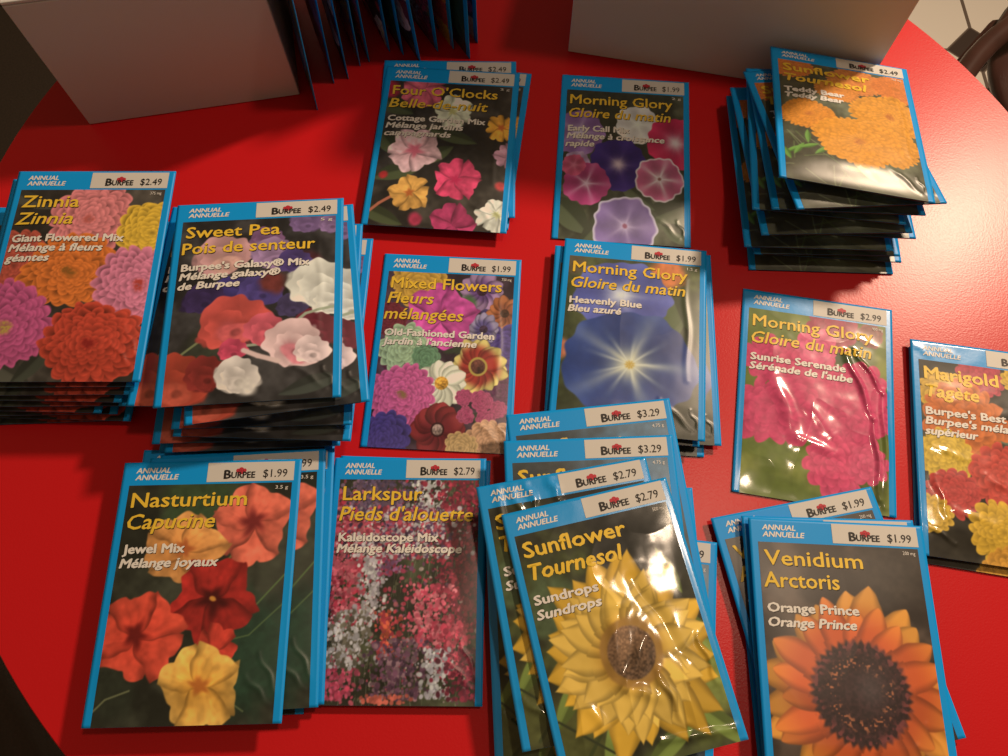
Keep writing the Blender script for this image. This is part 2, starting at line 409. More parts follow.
def p_fouroclock():
    p = Pic((46, 40, 34), 3)
    for q in ((.08, .35, .2, .08, .5), (.2, .95, .2, .07, -.3), (.1, .7, .15, .07, .9), (.55, .62, .2, .06, .3), (.45, .8, .15, .06, -.6), (.1, 1.3, .2, .06, .4)):
        p.leaf(*q, (72, 78, 48))
    p.stem([(.02, 1.3), (.1, 1.22), (.2, 1.15)], .015, (200, 110, 80)); p.blob(.05, .22, .09, (190, 40, 60)); p.blob(.1, .98, .035, (190, 45, 45))
    p.bloom(.3, .2, .16, (220, 92, 112), 5, rot=.3); p.bloom(.54, .4, .15, (222, 218, 185), 5, thr=(200, 190, 110), rot=.2)
    p.bloom(.90, .52, .12, (244, 165, 50), 5, thr=(225, 100, 40), rot=.6, notch=.5, wid=.9)
    p.bloom(.97, .76, .11, (215, 150, 172), 5); p.blob(.93, 1.02, .05, (200, 60, 60))
    p.bloom(.3, .77, .19, (238, 172, 178), 5, thr=(226, 95, 120), thr_r=.35, rot=-.3, tip=(240, 190, 192))
    p.bloom(.62, 1.0, .165, (224, 62, 102), 5, thr=(200, 35, 80), rot=.5, notch=.2)
    p.bloom(.30, 1.13, .145, (222, 158, 72), 5, thr=(196, 95, 40), rot=.1)
    p.bloom(.92, 1.26, .14, (230, 224, 204), 7, thr=(205, 200, 130), rot=.2); p.bloom(.63, 1.36, .16, (186, 52, 98), 5, rot=.4); p.blob(.37, 1.33, .06, (190, 50, 80))
    return p
def p_mixed():
    p = Pic((52, 36, 44), 4)
    p.dabs(40, (.05, .2, .95, 1.38), [(90, 40, 60), (70, 55, 110), (120, 60, 80), (60, 66, 48), (50, 40, 70)], .08, 5)
    p.double(.27, .22, .2, (214, 160, 58), 6, 11); p.double(.10, .5, .13, (130, 45, 55), 6, 11)
    p.daisy(.73, .26, .16, 12, (110, 70, 130), (165, 125, 165), (60, 30, 50)); p.daisy(.9, .42, .13, 12, (150, 80, 50), (185, 105, 60), (70, 40, 25))
    p.double(.93, .68, .17, (88, 68, 140), 6, 12); p.double(.9, .98, .12, (105, 50, 85), 6, 12)
    p.blob(.63, .36, .07, (72, 108, 60)); p.daisy(.76, .55, .12, 12, (90, 75, 130), (150, 135, 165), (60, 40, 60))
    p.bloom(.46, .46, .23, (208, 72, 152), 5, thr=(140, 40, 90), rot=.4, notch=.15, wid=1.25)
    p.double(.22, .72, .19, (150, 172, 132), 7, 13, hi=1.3); p.double(.38, .78, .1, (110, 150, 110), 5, 11)
    p.daisy(.74, .82, .20, 18, (176, 52, 42), (228, 202, 112), (96, 52, 42), .26, split=.72, wid=1.3, band=(190, 160, 70))
    p.daisy(.5, .95, .17, 15, (236, 230, 200), (234, 228, 198), (214, 150, 50), .28, wid=1.2)
    p.double(.24, 1.04, .23, (220, 92, 152), 9, 19, ctr=(150, 110, 70)); p.daisy(.5, 1.26, .18, 14, (120, 32, 40), (148, 44, 48), (160, 130, 120), .2, wid=1.5, band=(60, 20, 25))
    for q in ((.78, 1.06, .075), (.82, 1.18, .07), (.66, 1.04, .06), (.68, 1.16, .06), (.9, 1.1, .06)): p.double(*q, (188, 72, 112), 5, 9)
    p.double(.86, 1.34, .17, (226, 166, 122), 8, 15); p.double(.66, 1.37, .11, (214, 170, 110), 6, 12); p.double(.15, 1.33, .18, (78, 62, 140), 8, 13)
    return p
def p_earlycall():
    p = Pic((58, 58, 42), 6)
    for q in ((.12, 1.2, .2, .1, .8), (.82, 1.15, .22, .11, -.5), (.6, 1.02, .18, .07, .7), (.1, .95, .15, .06, -.4), (.92, 1.3, .15, .07, .4), (.3, 1.3, .16, .06, -.9)): p.leaf(*q, (82, 88, 62))
    p.trumpet(.60, .42, .17, (232, 222, 214), (240, 236, 220), rim=None); p.trumpet(.15, .52, .2, (150, 102, 168), (220, 200, 220)); p.trumpet(.15, .78, .1, (190, 150, 190), (225, 205, 220))
    p.trumpet(.89, .56, .22, (212, 34, 82), (236, 214, 214), .3, star=.1)
    p.trumpet(.46, .78, .22, (62, 38, 128), (226, 196, 206), .24, star=.1)
    p.trumpet(.23, .95, .175, (196, 62, 124), (240, 200, 220), .22, star=.7); p.trumpet(.13, .8, .09, (214, 80, 120), (226, 120, 150))
    p.trumpet(.77, .88, .185, (218, 100, 142), (242, 222, 222), .3, rim=(240, 225, 225), star=1.0, ctr=(150, 90, 90))
    p.trumpet(.52, 1.27, .235, (142, 112, 172), (205, 180, 215), .2, rim=(222, 206, 226), star=.4, ctr=(150, 70, 100))
    return p
def p_heavenly():
    p = Pic((72, 78, 48), 8, bg2=(104, 108, 62))
    p.leaf(.82, .55, .3, .12, 1.2, (82, 92, 58)); p.leaf(.9, .9, .3, .1, 1.4, (56, 60, 40)); p.blob(.1, 1.3, .25, (66, 70, 44)); p.blob(.8, 1.3, .25, (52, 54, 38))
    p.blob(.72, .22, .15, (222, 120, 62)); p.blob(.04, .85, .1, (200, 115, 80)); p.blob(.09, .2, .1, (100, 84, 60))
    p.trumpet(.42, .42, .34, (92, 98, 178), (225, 222, 225), .28, star=.2, sq=.8)
    p.trumpet(.5, .93, .45, (50, 72, 140), (238, 230, 190), .26, star=.55, sq=.86, n=5, ctr=(205, 160, 50), ruf=.03)
    sl, r, t, x, y = p.polar(.5, .93, .45, .86, 0, .02)
    k = np.clip(np.cos(9 * t + .4), 0, 1) ** 3 * np.exp(-(r / .42) ** 2) * .8
    p.put(sl, k, np.array((225, 222, 200.)) * np.ones_like(r)[..., None])
    return p
def p_sunrise():
    p = Pic((112, 122, 52), 9, var=.15, bg2=(150, 150, 72))
    p.blob(.7, .35, .2, (84, 94, 58), .6); p.blob(.8, 1.25, .22, (98, 102, 48), .6); p.blob(.9, .7, .2, (100, 100, 60), .7)
    R = (226, 70, 108)
    p.double(.6, .22, .17, (170, 60, 80), 4, 9, rag=.16, dark=.85); p.double(.85, .22, .09, (150, 80, 70), 3, 8)
    for q in ((.2, .5, .18), (.45, .5, .2), (.78, .62, .2), (.18, .85, .22), (.4, .8, .27), (.7, .9, .2), (.9, .8, .1)):
        p.double(*q, R, 5, 11, rag=.15, dark=.86, hi=1.04)
    p.double(.62, 1.14, .2, (226, 74, 108), 5, 11, rag=.18, dark=.85); p.double(.82, 1.1, .13, (218, 76, 108), 4, 9, rag=.18, dark=.85); p.double(.5, .36, .14, (226, 84, 120), 4, 9, rag=.15, dark=.88)
    return p
def p_marigold():
    p = Pic((50, 44, 34), 10)
    p.leaf(.6, .62, .25, .05, .3, (90, 100, 80)); p.leaf(.5, .7, .2, .04, -.3, (80, 92, 72)); p.leaf(.3, 1.1, .15, .05, .6, (62, 66, 50))
    for x, y, r, c in ((.42, .2, .15, (196, 62, 76)), (.2, .36, .17, (220, 165, 52)), (.68, .2, .12, (225, 172, 50)), (.3, .52, .26, (216, 108, 46)), (.85, .35, .14, (205, 70, 50)),
                       (.88, .62, .12, (224, 168, 50)), (.17, .76, .17, (230, 182, 56)), (.5, .86, .21, (212, 72, 58)), (.2, 1.0, .16, (206, 66, 60)), (.07, 1.14, .12, (226, 172, 54)),
                       (.8, .9, .17, (222, 120, 46)), (.82, 1.12, .16, (206, 66, 56)), (.46, 1.2, .19, (228, 172, 48)), (.9, 1.34, .14, (226, 172, 50)), (.5, 1.42, .15, (222, 150, 48))):
        p.double(x, y, r, c, 7, 15, rag=.13, dark=.7)
    return p
def p_nasturtium():
    p = Pic((38, 38, 28), 11, var=.2)
    p.blob(.85, 1.05, .32, (40, 66, 46), .4); p.blob(.45, .22, .25, (58, 76, 44), .5); p.blob(.12, 1.22, .16, (48, 52, 38), .5)
    p.stem([(.55, 1.2), (.7, .95), (.98, .62)], .006, (92, 112, 62)); p.stem([(.0, 1.36), (.1, 1.26), (.22, 1.22)], .006, (120, 120, 80)); p.stem([(.62, 1.0), (.8, .96), (.98, .78)], .005, (84, 104, 60))
    p.stem([(.5, .65), (.62, .6), (.7, .5)], .007, (110, 120, 60)); p.stem([(.68, 1.25), (.8, 1.33)], .005, (100, 110, 70))
    p.bloom(.76, .36, .22, (226, 92, 68), 5, thr=(120, 30, 30), thr_r=.4, rot=.2, notch=.15, wid=1.25, tip=(232, 104, 76))
    p.bloom(.40, .50, .22, (226, 138, 62), 5, thr=(190, 90, 40), rot=.5, notch=.2, wid=1.2, sq=.85, tip=(232, 152, 76))
    p.bloom(.59, .78, .23, (168, 34, 28), 5, thr=(70, 12, 12), thr_r=.45, rot=-.3, notch=.2, wid=1.2, core=(220, 140, 50))
    p.bloom(.62, 1.03, .12, (206, 56, 40), 4, rot=.4)
    p.bloom(.22, .95, .23, (220, 62, 42), 5, thr=(110, 20, 18), thr_r=.35, rot=-.6, notch=.25, wid=1.15, tip=(226, 74, 50))
    p.bloom(.58, 1.2, .21, (238, 160, 52), 5, thr=(205, 105, 36), rot=.1, notch=.25, wid=1.25, tip=(242, 178, 78))
    return p
def p_larkspur():
    p = Pic((48, 46, 34), 12, var=.5, bg2=(78, 80, 54))
    rs = np.random.RandomState(3)
    for _ in range(330):
        x = rs.uniform(.03, .97); y = rs.uniform(.14, 1.38); p.stem([(x, y), (x + rs.uniform(-.02, .02), y + .06)], .003, [(120, 122, 84), (94, 96, 62), (150, 148, 120)][rs.randint(3)], .6)
    p.dabs(900, (.03, .14, .97, 1.38), [(150, 60, 76), (96, 92, 66), (176, 150, 140), (110, 66, 88), (70, 74, 50), (186, 76, 92)], .014, 9)
    cl = [(.12, .2, 1.0, .13, [(214, 82, 102), (190, 52, 72), (224, 112, 122)]), (.30, .45, .95, .05, [(216, 206, 200), (186, 172, 176)]), (.42, .2, .7, .05, [(150, 90, 130), (186, 62, 92)]),
          (.62, .14, .45, .07, [(222, 214, 206), (196, 186, 184)]), (.85, .14, 1.0, .13, [(150, 36, 56), (186, 52, 72), (120, 32, 52)]), (.30, .14, .35, .15, [(96, 76, 104), (126, 92, 112)]),
          (.66, .75, 1.1, .09, [(230, 92, 112), (216, 66, 92), (236, 122, 132)]), (.82, .95, 1.25, .07, [(206, 56, 82), (220, 84, 102)]), (.10, 1.1, 1.36, .09, [(220, 84, 112), (206, 64, 92)]),
          (.16, .9, 1.2, .12, [(206, 196, 196), (120, 110, 92)]), (.42, .9, 1.15, .05, [(222, 92, 62), (200, 62, 72)]), (.5, 1.05, 1.36, .1, [(120, 74, 96), (92, 60, 80), (150, 110, 118)]), (.72, 1.1, 1.36, .05, [(216, 210, 206), (190, 180, 186)]),
          (.07, .55, .7, .05, [(226, 96, 112)]), (.5, .3, .6, .25, [(200, 72, 92), (96, 62, 92), (206, 190, 190)]), (.4, 1.34, 1.38, .1, [(224, 102, 82)]), (.9, 1.1, 1.36, .08, [(150, 46, 66), (110, 40, 56)])]
    for cx, y0, y1, w, cols in cl:
        w = w * 1.6; n = int(w * (y1 - y0) * 8000)
        for _ in range(max(12, n)):
            x = cx + rs.normal(0, w * .5); y = rs.uniform(y0, y1); c = np.array(cols[rs.randint(len(cols))]) * rs.uniform(.7, 1.12)
            p.blob(x, y, rs.uniform(.008, .018), c, .4, rs.uniform(.6, 1), rs.uniform(0, 3), .7)
    return p
def p_sundrops():
    p = Pic((52, 50, 36), 13, bg2=(84, 88, 46))
    p.blob(.7, .3, .35, (44, 42, 36), .5); p.blob(.15, .55, .2, (86, 98, 62), .4); p.blob(.1, 1.2, .25, (92, 92, 46), .5); p.blob(.85, 1.1, .25, (132, 138, 62), .5)
    for q in ((.85, .5, .14, .04, 1.3), (.92, .85, .2, .06, 1.0), (.3, 1.28, .2, .05, 1.9), (.15, 1.0, .2, .05, 2.3), (.6, 1.32, .2, .05, -.5), (.9, 1.3, .2, .05, .8)): p.leaf(*q, (118, 132, 58))
    p.stem([(.1, 1.36), (.3, 1.15)], .012, (70, 76, 40)); p.stem([(.25, 1.4), (.36, 1.2)], .01, (150, 150, 80)); p.stem([(.05, 1.1), (.3, 1.3)], .008, (60, 64, 38))
    p.daisy(.52, .86, .52, 25, (196, 132, 34), (226, 168, 46), (84, 60, 36), .24, rings=1, sharp=1.3, split=.5, wid=1.2)
    p.daisy(.52, .86, .43, 22, (212, 150, 48), (238, 186, 74), (122, 88, 62), .32, rings=2, sharp=1.3, split=.5, wid=1.1, seed=3, band=(176, 124, 52))
    return p
def p_sun3():
    p = Pic((58, 66, 70), 14, bg2=(70, 92, 106))
    p.blob(.8, .25, .3, (80, 112, 132), .6); p.blob(.2, .3, .3, (56, 60, 58), .5)
    p.daisy(.5, .86, .44, 20, (206, 142, 36), (232, 178, 52), (80, 52, 30), .28, rings=2, wid=1.2)
    return p
def p_venidium():
    p = Pic((52, 40, 32), 15, var=.15)
    p.blob(.8, .25, .3, (64, 52, 42), .6)
    p.daisy(.53, .92, .54, 19, (196, 74, 30), (236, 150, 50), (48, 32, 28), .30, rings=1, sharp=.75, split=.72, wid=.95)
    p.daisy(.53, .92, .48, 20, (206, 82, 32), (230, 122, 42), (48, 32, 28), .30, rings=1, sharp=.7, split=.85, wid=.9, seed=4, band=(40, 20, 20))
    sl, r, t, x, y = p.polar(.53, .92, .52, 1, 0, .02)
    nz = vnoise(t * 14 + 40, r * 26, 4)
    ring = np.exp(-((r - .46) / .055) ** 2)
    p.put(sl, 1 - sstep(.47, .53, r + .02 * np.sin(40 * t)), np.array((54, 30, 30.)) * (.7 + .6 * vnoise(p.X[sl] * 80, p.Y[sl] * 80, 2))[..., None])
    p.put(sl, ring * (nz > .55) * .75, np.array((150, 66, 62.)) * np.ones_like(r)[..., None])
    p.put(sl, np.exp(-((r - .30) / .06) ** 2) * (vnoise(p.X[sl] * 95, p.Y[sl] * 95, 9) > .74) * .9, np.array((214, 120, 70.)) * np.ones_like(r)[..., None])
    p.put(sl, np.exp(-(((x - .1) ** 2 + (y + .05) ** 2) / .03)) * .35, np.array((120, 110, 106.)) * np.ones_like(r)[..., None])
    return p
def p_teddy():
    p = Pic((74, 72, 50), 16, bg2=(112, 112, 84))
    rs = np.random.RandomState(5)
    p.blob(.2, 1.2, .3, (78, 74, 54), .4)
    for _ in range(26):
        x = rs.uniform(.05, .6); y = rs.uniform(.85, 1.35); a = rs.uniform(0, 3.1); p.stem([(x, y), (x + .16 * math.cos(a), y + .16 * math.sin(a))], .005, [(132, 136, 96), (108, 122, 70)][rs.randint(2)], .8)
    for _ in range(8): p.leaf(rs.uniform(.05, .5), rs.uniform(.95, 1.3), .07, .02, rs.uniform(0, 3), (104, 146, 60))
    p.leaf(.55, 1.2, .14, .05, .9, (178, 172, 130)); p.leaf(.8, 1.3, .2, .07, .3, (90, 86, 62))
    for x, y, r, c, q in ((.14, .2, .16, (226, 118, 42), .9), (.6, .28, .2, (232, 132, 58), .8), (.88, .28, .18, (232, 124, 52), .9), (.45, .42, .16, (232, 136, 48), .8),
                       (.22, .74, .20, (236, 140, 38), .8), (.78, .62, .26, (240, 152, 42), .85), (.7, .94, .27, (236, 150, 42), .85), (.54, .96, .30, (242, 152, 40), .85)):
        p.double(x, y, r, c, 11, 31, sq=q, rag=.08, dark=.88, hi=1.05, ctr=(200, 110, 40))
    return p

# ------------------------------------------------------------------ lettering
FC = {}
def text_tris(body, bold=0.0):
    key = (body, bold)
    if key in FC: return FC[key]
    cu = bpy.data.curves.new('t', 'FONT'); cu.body = body; cu.size = 1.0; cu.offset = bold; cu.resolution_u = 2
    o = bpy.data.objects.new('t', cu); COL.objects.link(o)
    bpy.context.view_layer.update()
    dg = bpy.context.evaluated_depsgraph_get()
    me = bpy.data.meshes.new_from_object(o.evaluated_get(dg))
    bm = bmesh.new(); bm.from_mesh(me)
    bmesh.ops.triangulate(bm, faces=bm.faces)
    for _ in range(4):
        es = [e for e in bm.edges if e.calc_length() > .22]
        if not es: break
        bmesh.ops.subdivide_edges(bm, edges=es, cuts=1); bmesh.ops.triangulate(bm, faces=bm.faces)
    V = np.array([v.co[:2] for v in bm.verts]); F = np.array([[v.index for v in f.verts] for f in bm.faces])
    bm.verts.ensure_lookup_table()
    bm.free(); bpy.data.objects.remove(o); bpy.data.meshes.remove(me); bpy.data.curves.remove(cu)
    FC[key] = (V, F); return V, F
def place_text(body, x, y, w, cap, italic=False, bold=0.02, squeeze=None):
    """x,y baseline start in packet widths (y down); w text width; cap capital height"""
    V, F = text_tris(body, 0.0)
    x0, x1 = V[:, 0].min(), V[:, 0].max(); s = cap / 0.70
    P = np.zeros_like(V)
    P[:, 0] = (V[:, 0] - x0) / (x1 - x0) * w; P[:, 1] = V[:, 1] * s
    if italic: P[:, 0] += P[:, 1] * .20
    P[:, 0] += x
    return np.stack([(P[:, 0] - .5) * W, H / 2 - (y - P[:, 1]) * W], -1), F, bold * cap * W
def text_mesh(name, items, var, lift, mats, shadow=None):
    """items: list of (V2,F); optional printed drop shade offset below"""
    Vs, Fs, Ms, n = [], [], [], 0
    lay = []
    if shadow:
        for V, F, bo in items: lay.append((V + np.array(shadow), F, lift - .00006, 1))
    for V, F, bo in items:
        k = max(1, int(math.ceil(bo / .00012)) + 1) if bo else 1
        for q in range(k):
            dx = (q / (k - 1) - .5) * bo if k > 1 else 0
            lay.append((V + np.array((dx, 0)), F, lift + q * 1e-6, 0))
            if k > 1 and q in (0, k - 1): lay.append((V + np.array((dx * .6, (.35 * bo if q else -.35 * bo))), F, lift + (q + 5) * 1e-6, 0))
    for V, F, l, mi in lay:
        z = relief(V[:, 0], V[:, 1], var) + l
        Vs.append(np.column_stack([V, z])); Fs.append(F + n); Ms.append(np.full(len(F), mi)); n += len(V)
    me = np_mesh(name, np.concatenate(Vs), np.concatenate(Fs))
    for m in mats: me.materials.append(m)
    if len(mats) > 1 and len(me.polygons) == sum(map(len, Ms)):
        me.polygons.foreach_set('material_index', np.concatenate(Ms).astype(np.int32))
    return me
def disc_pts(cx, cy, r, n=14, sq=1.0):
    V = [(cx, cy)] + [(cx + r * math.cos(2 * PI * k / n), cy + r * sq * math.sin(2 * PI * k / n)) for k in range(n)]
    F = [(0, 1 + k, 1 + (k + 1) % n) for k in range(n)]
    V = np.array(V); return np.stack([(V[:, 0] - .5) * W, H / 2 - V[:, 1] * W], -1), np.array(F)[:, ::-1], 0

T1, T2, V1, V2, V3 = .262, .385, .507, .572, .640
MG = [('Morning Glory', .82, 0), ('Gloire du matin', .81, 1)]
DESIGNS = {  # picture, relief, glossy, price, title lines, variety lines (text,width,italic), weight
 'zinnia': (p_zinnia, 'paper', 0, '$2.49', [('Zinnia', .37, 0), ('Zinnia', .37, 1)], [('Giant Flowered Mix', .72, 0), ('Mélange à fleurs', .60, 1), ('géantes', .28, 1)], '375 mg'),
 'sweetpea': (p_sweetpea, 'soft', 0, '$2.49', [('Sweet Pea', .57, 0), ('Pois de senteur', .80, 0)], [("Burpee's Galaxy® Mix", .77, 0), ('Mélange galaxy®', .60, 1), ('de Burpee', .37, 1)], '5 g'),
 'fouroclock': (p_fouroclock, 'soft', 0, '$2.49', [("Four O'Clocks", .80, 0), ('Belle-de-nuit', .74, 1)], [('Cottage Garden Mix', .74, 0), ('Mélange jardins', .58, 1), ('campagnards', .50, 1)], '2 g'),
 'mixed': (p_mixed, 'soft', 0, '$1.99', [('Mixed Flowers', .82, 0), ('Fleurs', .33, 1), ('mélangées', .57, 1)], [('Old-Fashioned Garden', .80, 0), ("Jardin à l'ancienne", .68, 1)], '750 mg'),
 'earlycall': (p_earlycall, 'soft', 0, '$1.99', MG, [('Early Call Mix', .49, 0), ('Mélange à croissance', .77, 1), ('rapide', .22, 1)], '2 g'),
 'heavenly': (p_heavenly, 'soft', 0, '$1.99', MG, [('Heavenly Blue', .51, 0), ('Bleu azuré', .37, 1)], '1.5 g'),
 'sunrise': (p_sunrise, 'sunrise', 1, '$2.99', MG, [('Sunrise Serenade', .64, 0), ("Sérénade de l'aube", .69, 1)], '900 mg'),
 'marigold': (p_marigold, 'marigold', 1, '$1.99', [('Marigold', .47, 0), ('Tagète', .34, 1)], [("Burpee's Best Mix", .66, 0), ("Burpee's mélange", .64, 1), ('supérieur', .32, 1)], '300 mg'),
 'nasturtium': (p_nasturtium, 'paper', 0, '$1.99', [('Nasturtium', .66, 0), ('Capucine', .50, 1)], [('Jewel Mix', .35, 0), ('Mélange joyaux', .55, 1)], '3.5 g'),
 'larkspur': (p_larkspur, 'paper', 0, '$2.79', [('Larkspur', .53, 0), ("Pieds d'alouette", .88, 1)], [('Kaleidoscope Mix', .66, 0), ('Mélange Kaléidoscope', .82, 1)], ''),
 'sundrops': (p_sundrops, 'sundrop', 1, '$2.79', [('Sunflower', .62, 0), ('Tournesol', .56, 1)], [('Sundrops', .38, 0), ('Sundrops', .38, 1)], '500 mg'),
 'sundrops2': (p_sundrops, 'sundrop2', 1, '$2.79', [('Sunflower', .62, 0), ('Tournesol', .56, 1)], [('Sundrops', .38, 0), ('Sundrops', .38, 1)], '500 mg'),
 'sun3': (p_sun3, 'paper', 0, '$3.29', [('Sunflower', .62, 0), ('Tournesol', .56, 1)], [], '4.75 g'),
 'venidium': (p_venidium, 'paper', 0, '$1.99', [('Venidium', .57, 0), ('Arctoris', .43, 0)], [('Orange Prince', .52, 0), ('Orange Prince', .50, 1)], '200 mg'),
 'teddy': (p_teddy, 'soft', 0, '$2.49', [('Sunflower', .64, 0), ('Tournesol', .60, 1)], [('Teddy Bear', .43, 0), ('Teddy Bear', .42, 1)], '750 mg'),
}
SLEEVES = {}
MESHES = {}
def design_meshes(key):
    if key in MESHES: return MESHES[key]
    pic, var, glossy, price, titles, varis, weight = DESIGNS[key]
    sk = (var, glossy)
    if sk not in SLEEVES:
        me = sleeve_mesh(var); me.materials.append(M_blue_g if glossy else M_blue); me.materials.append(M_foot); SLEEVES[sk] = me
    p = pic()
    f = lambda X, Y: relief(X, Y, var) + .00008
    pm, _, _ = grid_mesh('flower_picture', (PX0 - .5) * W, (PX1 - .5) * W, H / 2 - PY1 * W, H / 2 - PY0 * W, GX, GY, f)
    # grid rows run from the packet's foot to its head, as the picture's rows do
    at = pm.color_attributes.new('print', 'FLOAT_COLOR', 'POINT'); at.data.foreach_set('color', p.colors().ravel())
    smooth(pm); pm.materials.append(M_print_g if glossy else M_print)
    lm, _, _ = grid_mesh('price_label', (.475 - .5) * W, (.962 - .5) * W, H / 2 - .124 * W, H / 2 - .012 * W, 30, 8, lambda X, Y: relief(X, Y, var) + .00012)
    smooth(lm); lm.materials.append(M_label)
    out = {'packet_sleeve': SLEEVES[sk], 'flower_picture': pm, 'price_label': lm}
    out['band_lettering'] = text_mesh('band_lettering', [place_text('ANNUAL', .075, .064, .19, .030, True, .10), place_text('ANNUELLE', .075, .104, .235, .030, True, .10)], var, .00015, [M_wht])
    ty = [T1, T2] if len(titles) == 2 else [T1, T2 - .005, T2 + .115]
    dy = .115 if len(titles) == 3 else 0
    out['title_lettering'] = text_mesh('title_lettering', [place_text(t, .076 - .012 * k, ty[k], w * .965, .084, bool(i), .05) for k, (t, w, i) in enumerate(titles)], var, .0003, [M_yel, M_blk], (.0004, -.0004))
    if varis:
        out['variety_lettering'] = text_mesh('variety_lettering', [place_text(t, .072 - .006 * k, (V1, V2, V3)[k] + dy + (.012 + .012 * k if key in ('nasturtium', 'venidium', 'sundrops', 'sundrops2') else 0), w * .955, .049, bool(i), .13) for k, (t, w, i) in enumerate(varis)], var, .0003, [M_wht, M_blk], (.00036, -.00034))
    out['brand_lettering'] = text_mesh('brand_lettering', [place_text('B', .572, .106, .036, .05, False, .10), place_text('URPEE', .612, .104, .132, .036, False, .08)], var, .00028, [M_blk])
    em = [disc_pts(.664, .054, .014, 14, .9), disc_pts(.646, .060, .011, 12), disc_pts(.683, .060, .011, 12), disc_pts(.664, .070, .022, 14, .55)]
    out['brand_emblem'] = text_mesh('brand_emblem', em, var, .00020, [M_red])
    out['price_lettering'] = text_mesh('price_lettering', [place_text(price, .790, .102, .135, .046, False, .004)], var, .00028, [M_blk])
    if weight: out['weight_lettering'] = text_mesh('weight_lettering', [place_text(weight, .865, .172, .07, .020, False, 0)], var, .0003, [M_wht])
    MESHES[key] = out
    return out
SUB = {'brand_lettering': 'price_label', 'brand_emblem': 'price_label', 'price_lettering': 'price_label'}
PART_LABEL = {'title_lettering': 'yellow title lettering', 'variety_lettering': 'white variety lettering', 'brand_emblem': 'small red blossom emblem', 'price_label': 'white price strip'}
ORDER = ['packet_sleeve', 'flower_picture', 'price_label', 'band_lettering', 'title_lettering', 'variety_lettering', 'weight_lettering', 'brand_lettering', 'brand_emblem', 'price_lettering']
def packet(key, loc, rot, label, group=None, detail=True):
    ms = design_meshes(key)
    root = empty('seed_packet', loc, rot); tag(root, label, 'seed packet', group)
    made = {}
    for k in ORDER:
        if k not in ms: continue
        if not detail and k not in ('packet_sleeve', 'flower_picture', 'price_label'): continue
        o = bpy.data.objects.new(k, ms[k]); link(o, made[SUB[k]] if k in SUB else root); made[k] = o
        if k in PART_LABEL: o['label'] = PART_LABEL[k]
    return root

STEP = .0032
# a well filled packet bulges and draws its sides in
FILL = {'mixed': (.936, .986), 'earlycall': (.957, 1.04), 'sunrise': (.98, 1.007), 'nasturtium': (1.045, 1.027), 'larkspur': (.92, .996), 'teddy': (.97, .95),
        'heavenly': (.95, .97), 'sundrops': (.965, 1.0), 'zinnia': (1.01, 1.035), 'sweetpea': (1.05, 1.005)}
def lay(key, L, x, y, rot, px, py, label, group=None, detail=True, fat=1.0):
    e = Euler((math.atan(py), -math.atan(px), math.radians(rot)), 'XYZ')
    o = packet(key, (x, y, L * STEP * fat + .0003), e, label, group, detail)
    o.scale = (*FILL.get(key, (1, 1)), fat)
    return o

# ------------------------------------------------------------------ the packets on the table
ORD = ['topmost', 'second', 'third', 'fourth', 'fifth', 'sixth', 'seventh', 'eighth', 'ninth', 'tenth']
def stack(key, rows, what, where, group, fat=1.0):
    """rows from the bottom packet up"""
    n = len(rows)
    for i, (L, x, y, r, px, py) in enumerate(rows):
        k = n - 1 - i
        if k == 0: lb = '%s seed packet on top of the stack %s' % (what, where)
        elif i == 0: lb = '%s seed packet at the very bottom of the stack %s' % (what, where)
        else: lb = '%s seed packet, %s from the top of the stack %s' % (what, ORD[k], where)
        lay(key, L, x, y, r, px, py, lb, group, k < 3 or n < 6, fat)

ZN = [(0, -.2430, .1830, 2.0, 0, 0), (1, -.2320, .1838, -1.5, 0, .003), (2, -.2400, .1845, 1.0, 0, .006), (3, -.2435, .1851, -1.2, 0, .01), (4, -.2310, .1862, .5, 0, .013),
      (5, -.2300, .1875, -1, 0, .016), (6, -.2250, .1890, .5, 0, .02), (7, -.2225, .1915, .5, 0, .025), (8, -.2173, .1927, .1, 0, .03)]
stack('zinnia', ZN, 'zinnia', 'at the left edge', 'zinnia seed packets', 1.4)
SP = [(0, -.1310, .1625, .6, 0, 0), (1, -.1290, .1635, -1.5, 0, -.006), (2, -.1280, .1645, 2.5, 0, -.012), (3, -.1318, .1670, 1.6, 0, -.018), (4, -.1167, .1670, -1.6, 0, -.024),
      (5, -.1190, .1715, 1.5, 0, -.03), (6, -.1375, .1795, -1.1, -.01, -.036), (7, -.1160, .1745, 8.5, -.02, -.042), (8, -.1250, .1786, 4.3, -.03, -.05)]
stack('sweetpea', SP, 'sweet pea', 'beside the zinnias', 'sweet pea seed packets', 1.4)
NS = [(0, -.1360, .0430, 2, 0, 0), (1, -.1385, .0490, .6, 0, 0), (2, -.1261, .0469, 2.4, 0, 0), (3, -.1288, .0451, 3.3, 0, 0), (4, -.1414, .0403, 1.3, 0, 0)]
stack('nasturtium', NS, 'nasturtium', 'at bottom left', 'nasturtium seed packets')
stack('larkspur', [(0, -.0469, .0471, -2.0, 0, 0), (1, -.0475, .0462, -.4, 0, 0)], 'pink larkspur', 'beside the nasturtiums', 'larkspur seed packets')
stack('fouroclock', [(0, -.0312, .3030, -7.5, 0, 0), (1, -.0345, .3045, -.7, 0, 0), (2, -.0357, .2944, -4.2, 0, 0)], "four o'clock", 'near the standing packets', "four o'clock seed packets")
lay('mixed', 0, -.0319, .1655, -3.1, 0, 0, 'mixed flowers seed packet lying alone on the red table centre left')
lay('earlycall', 0, .0716, .2913, -4.6, 0, 0, 'morning glory seed packet with purple, pink and white flowers in the box shade')
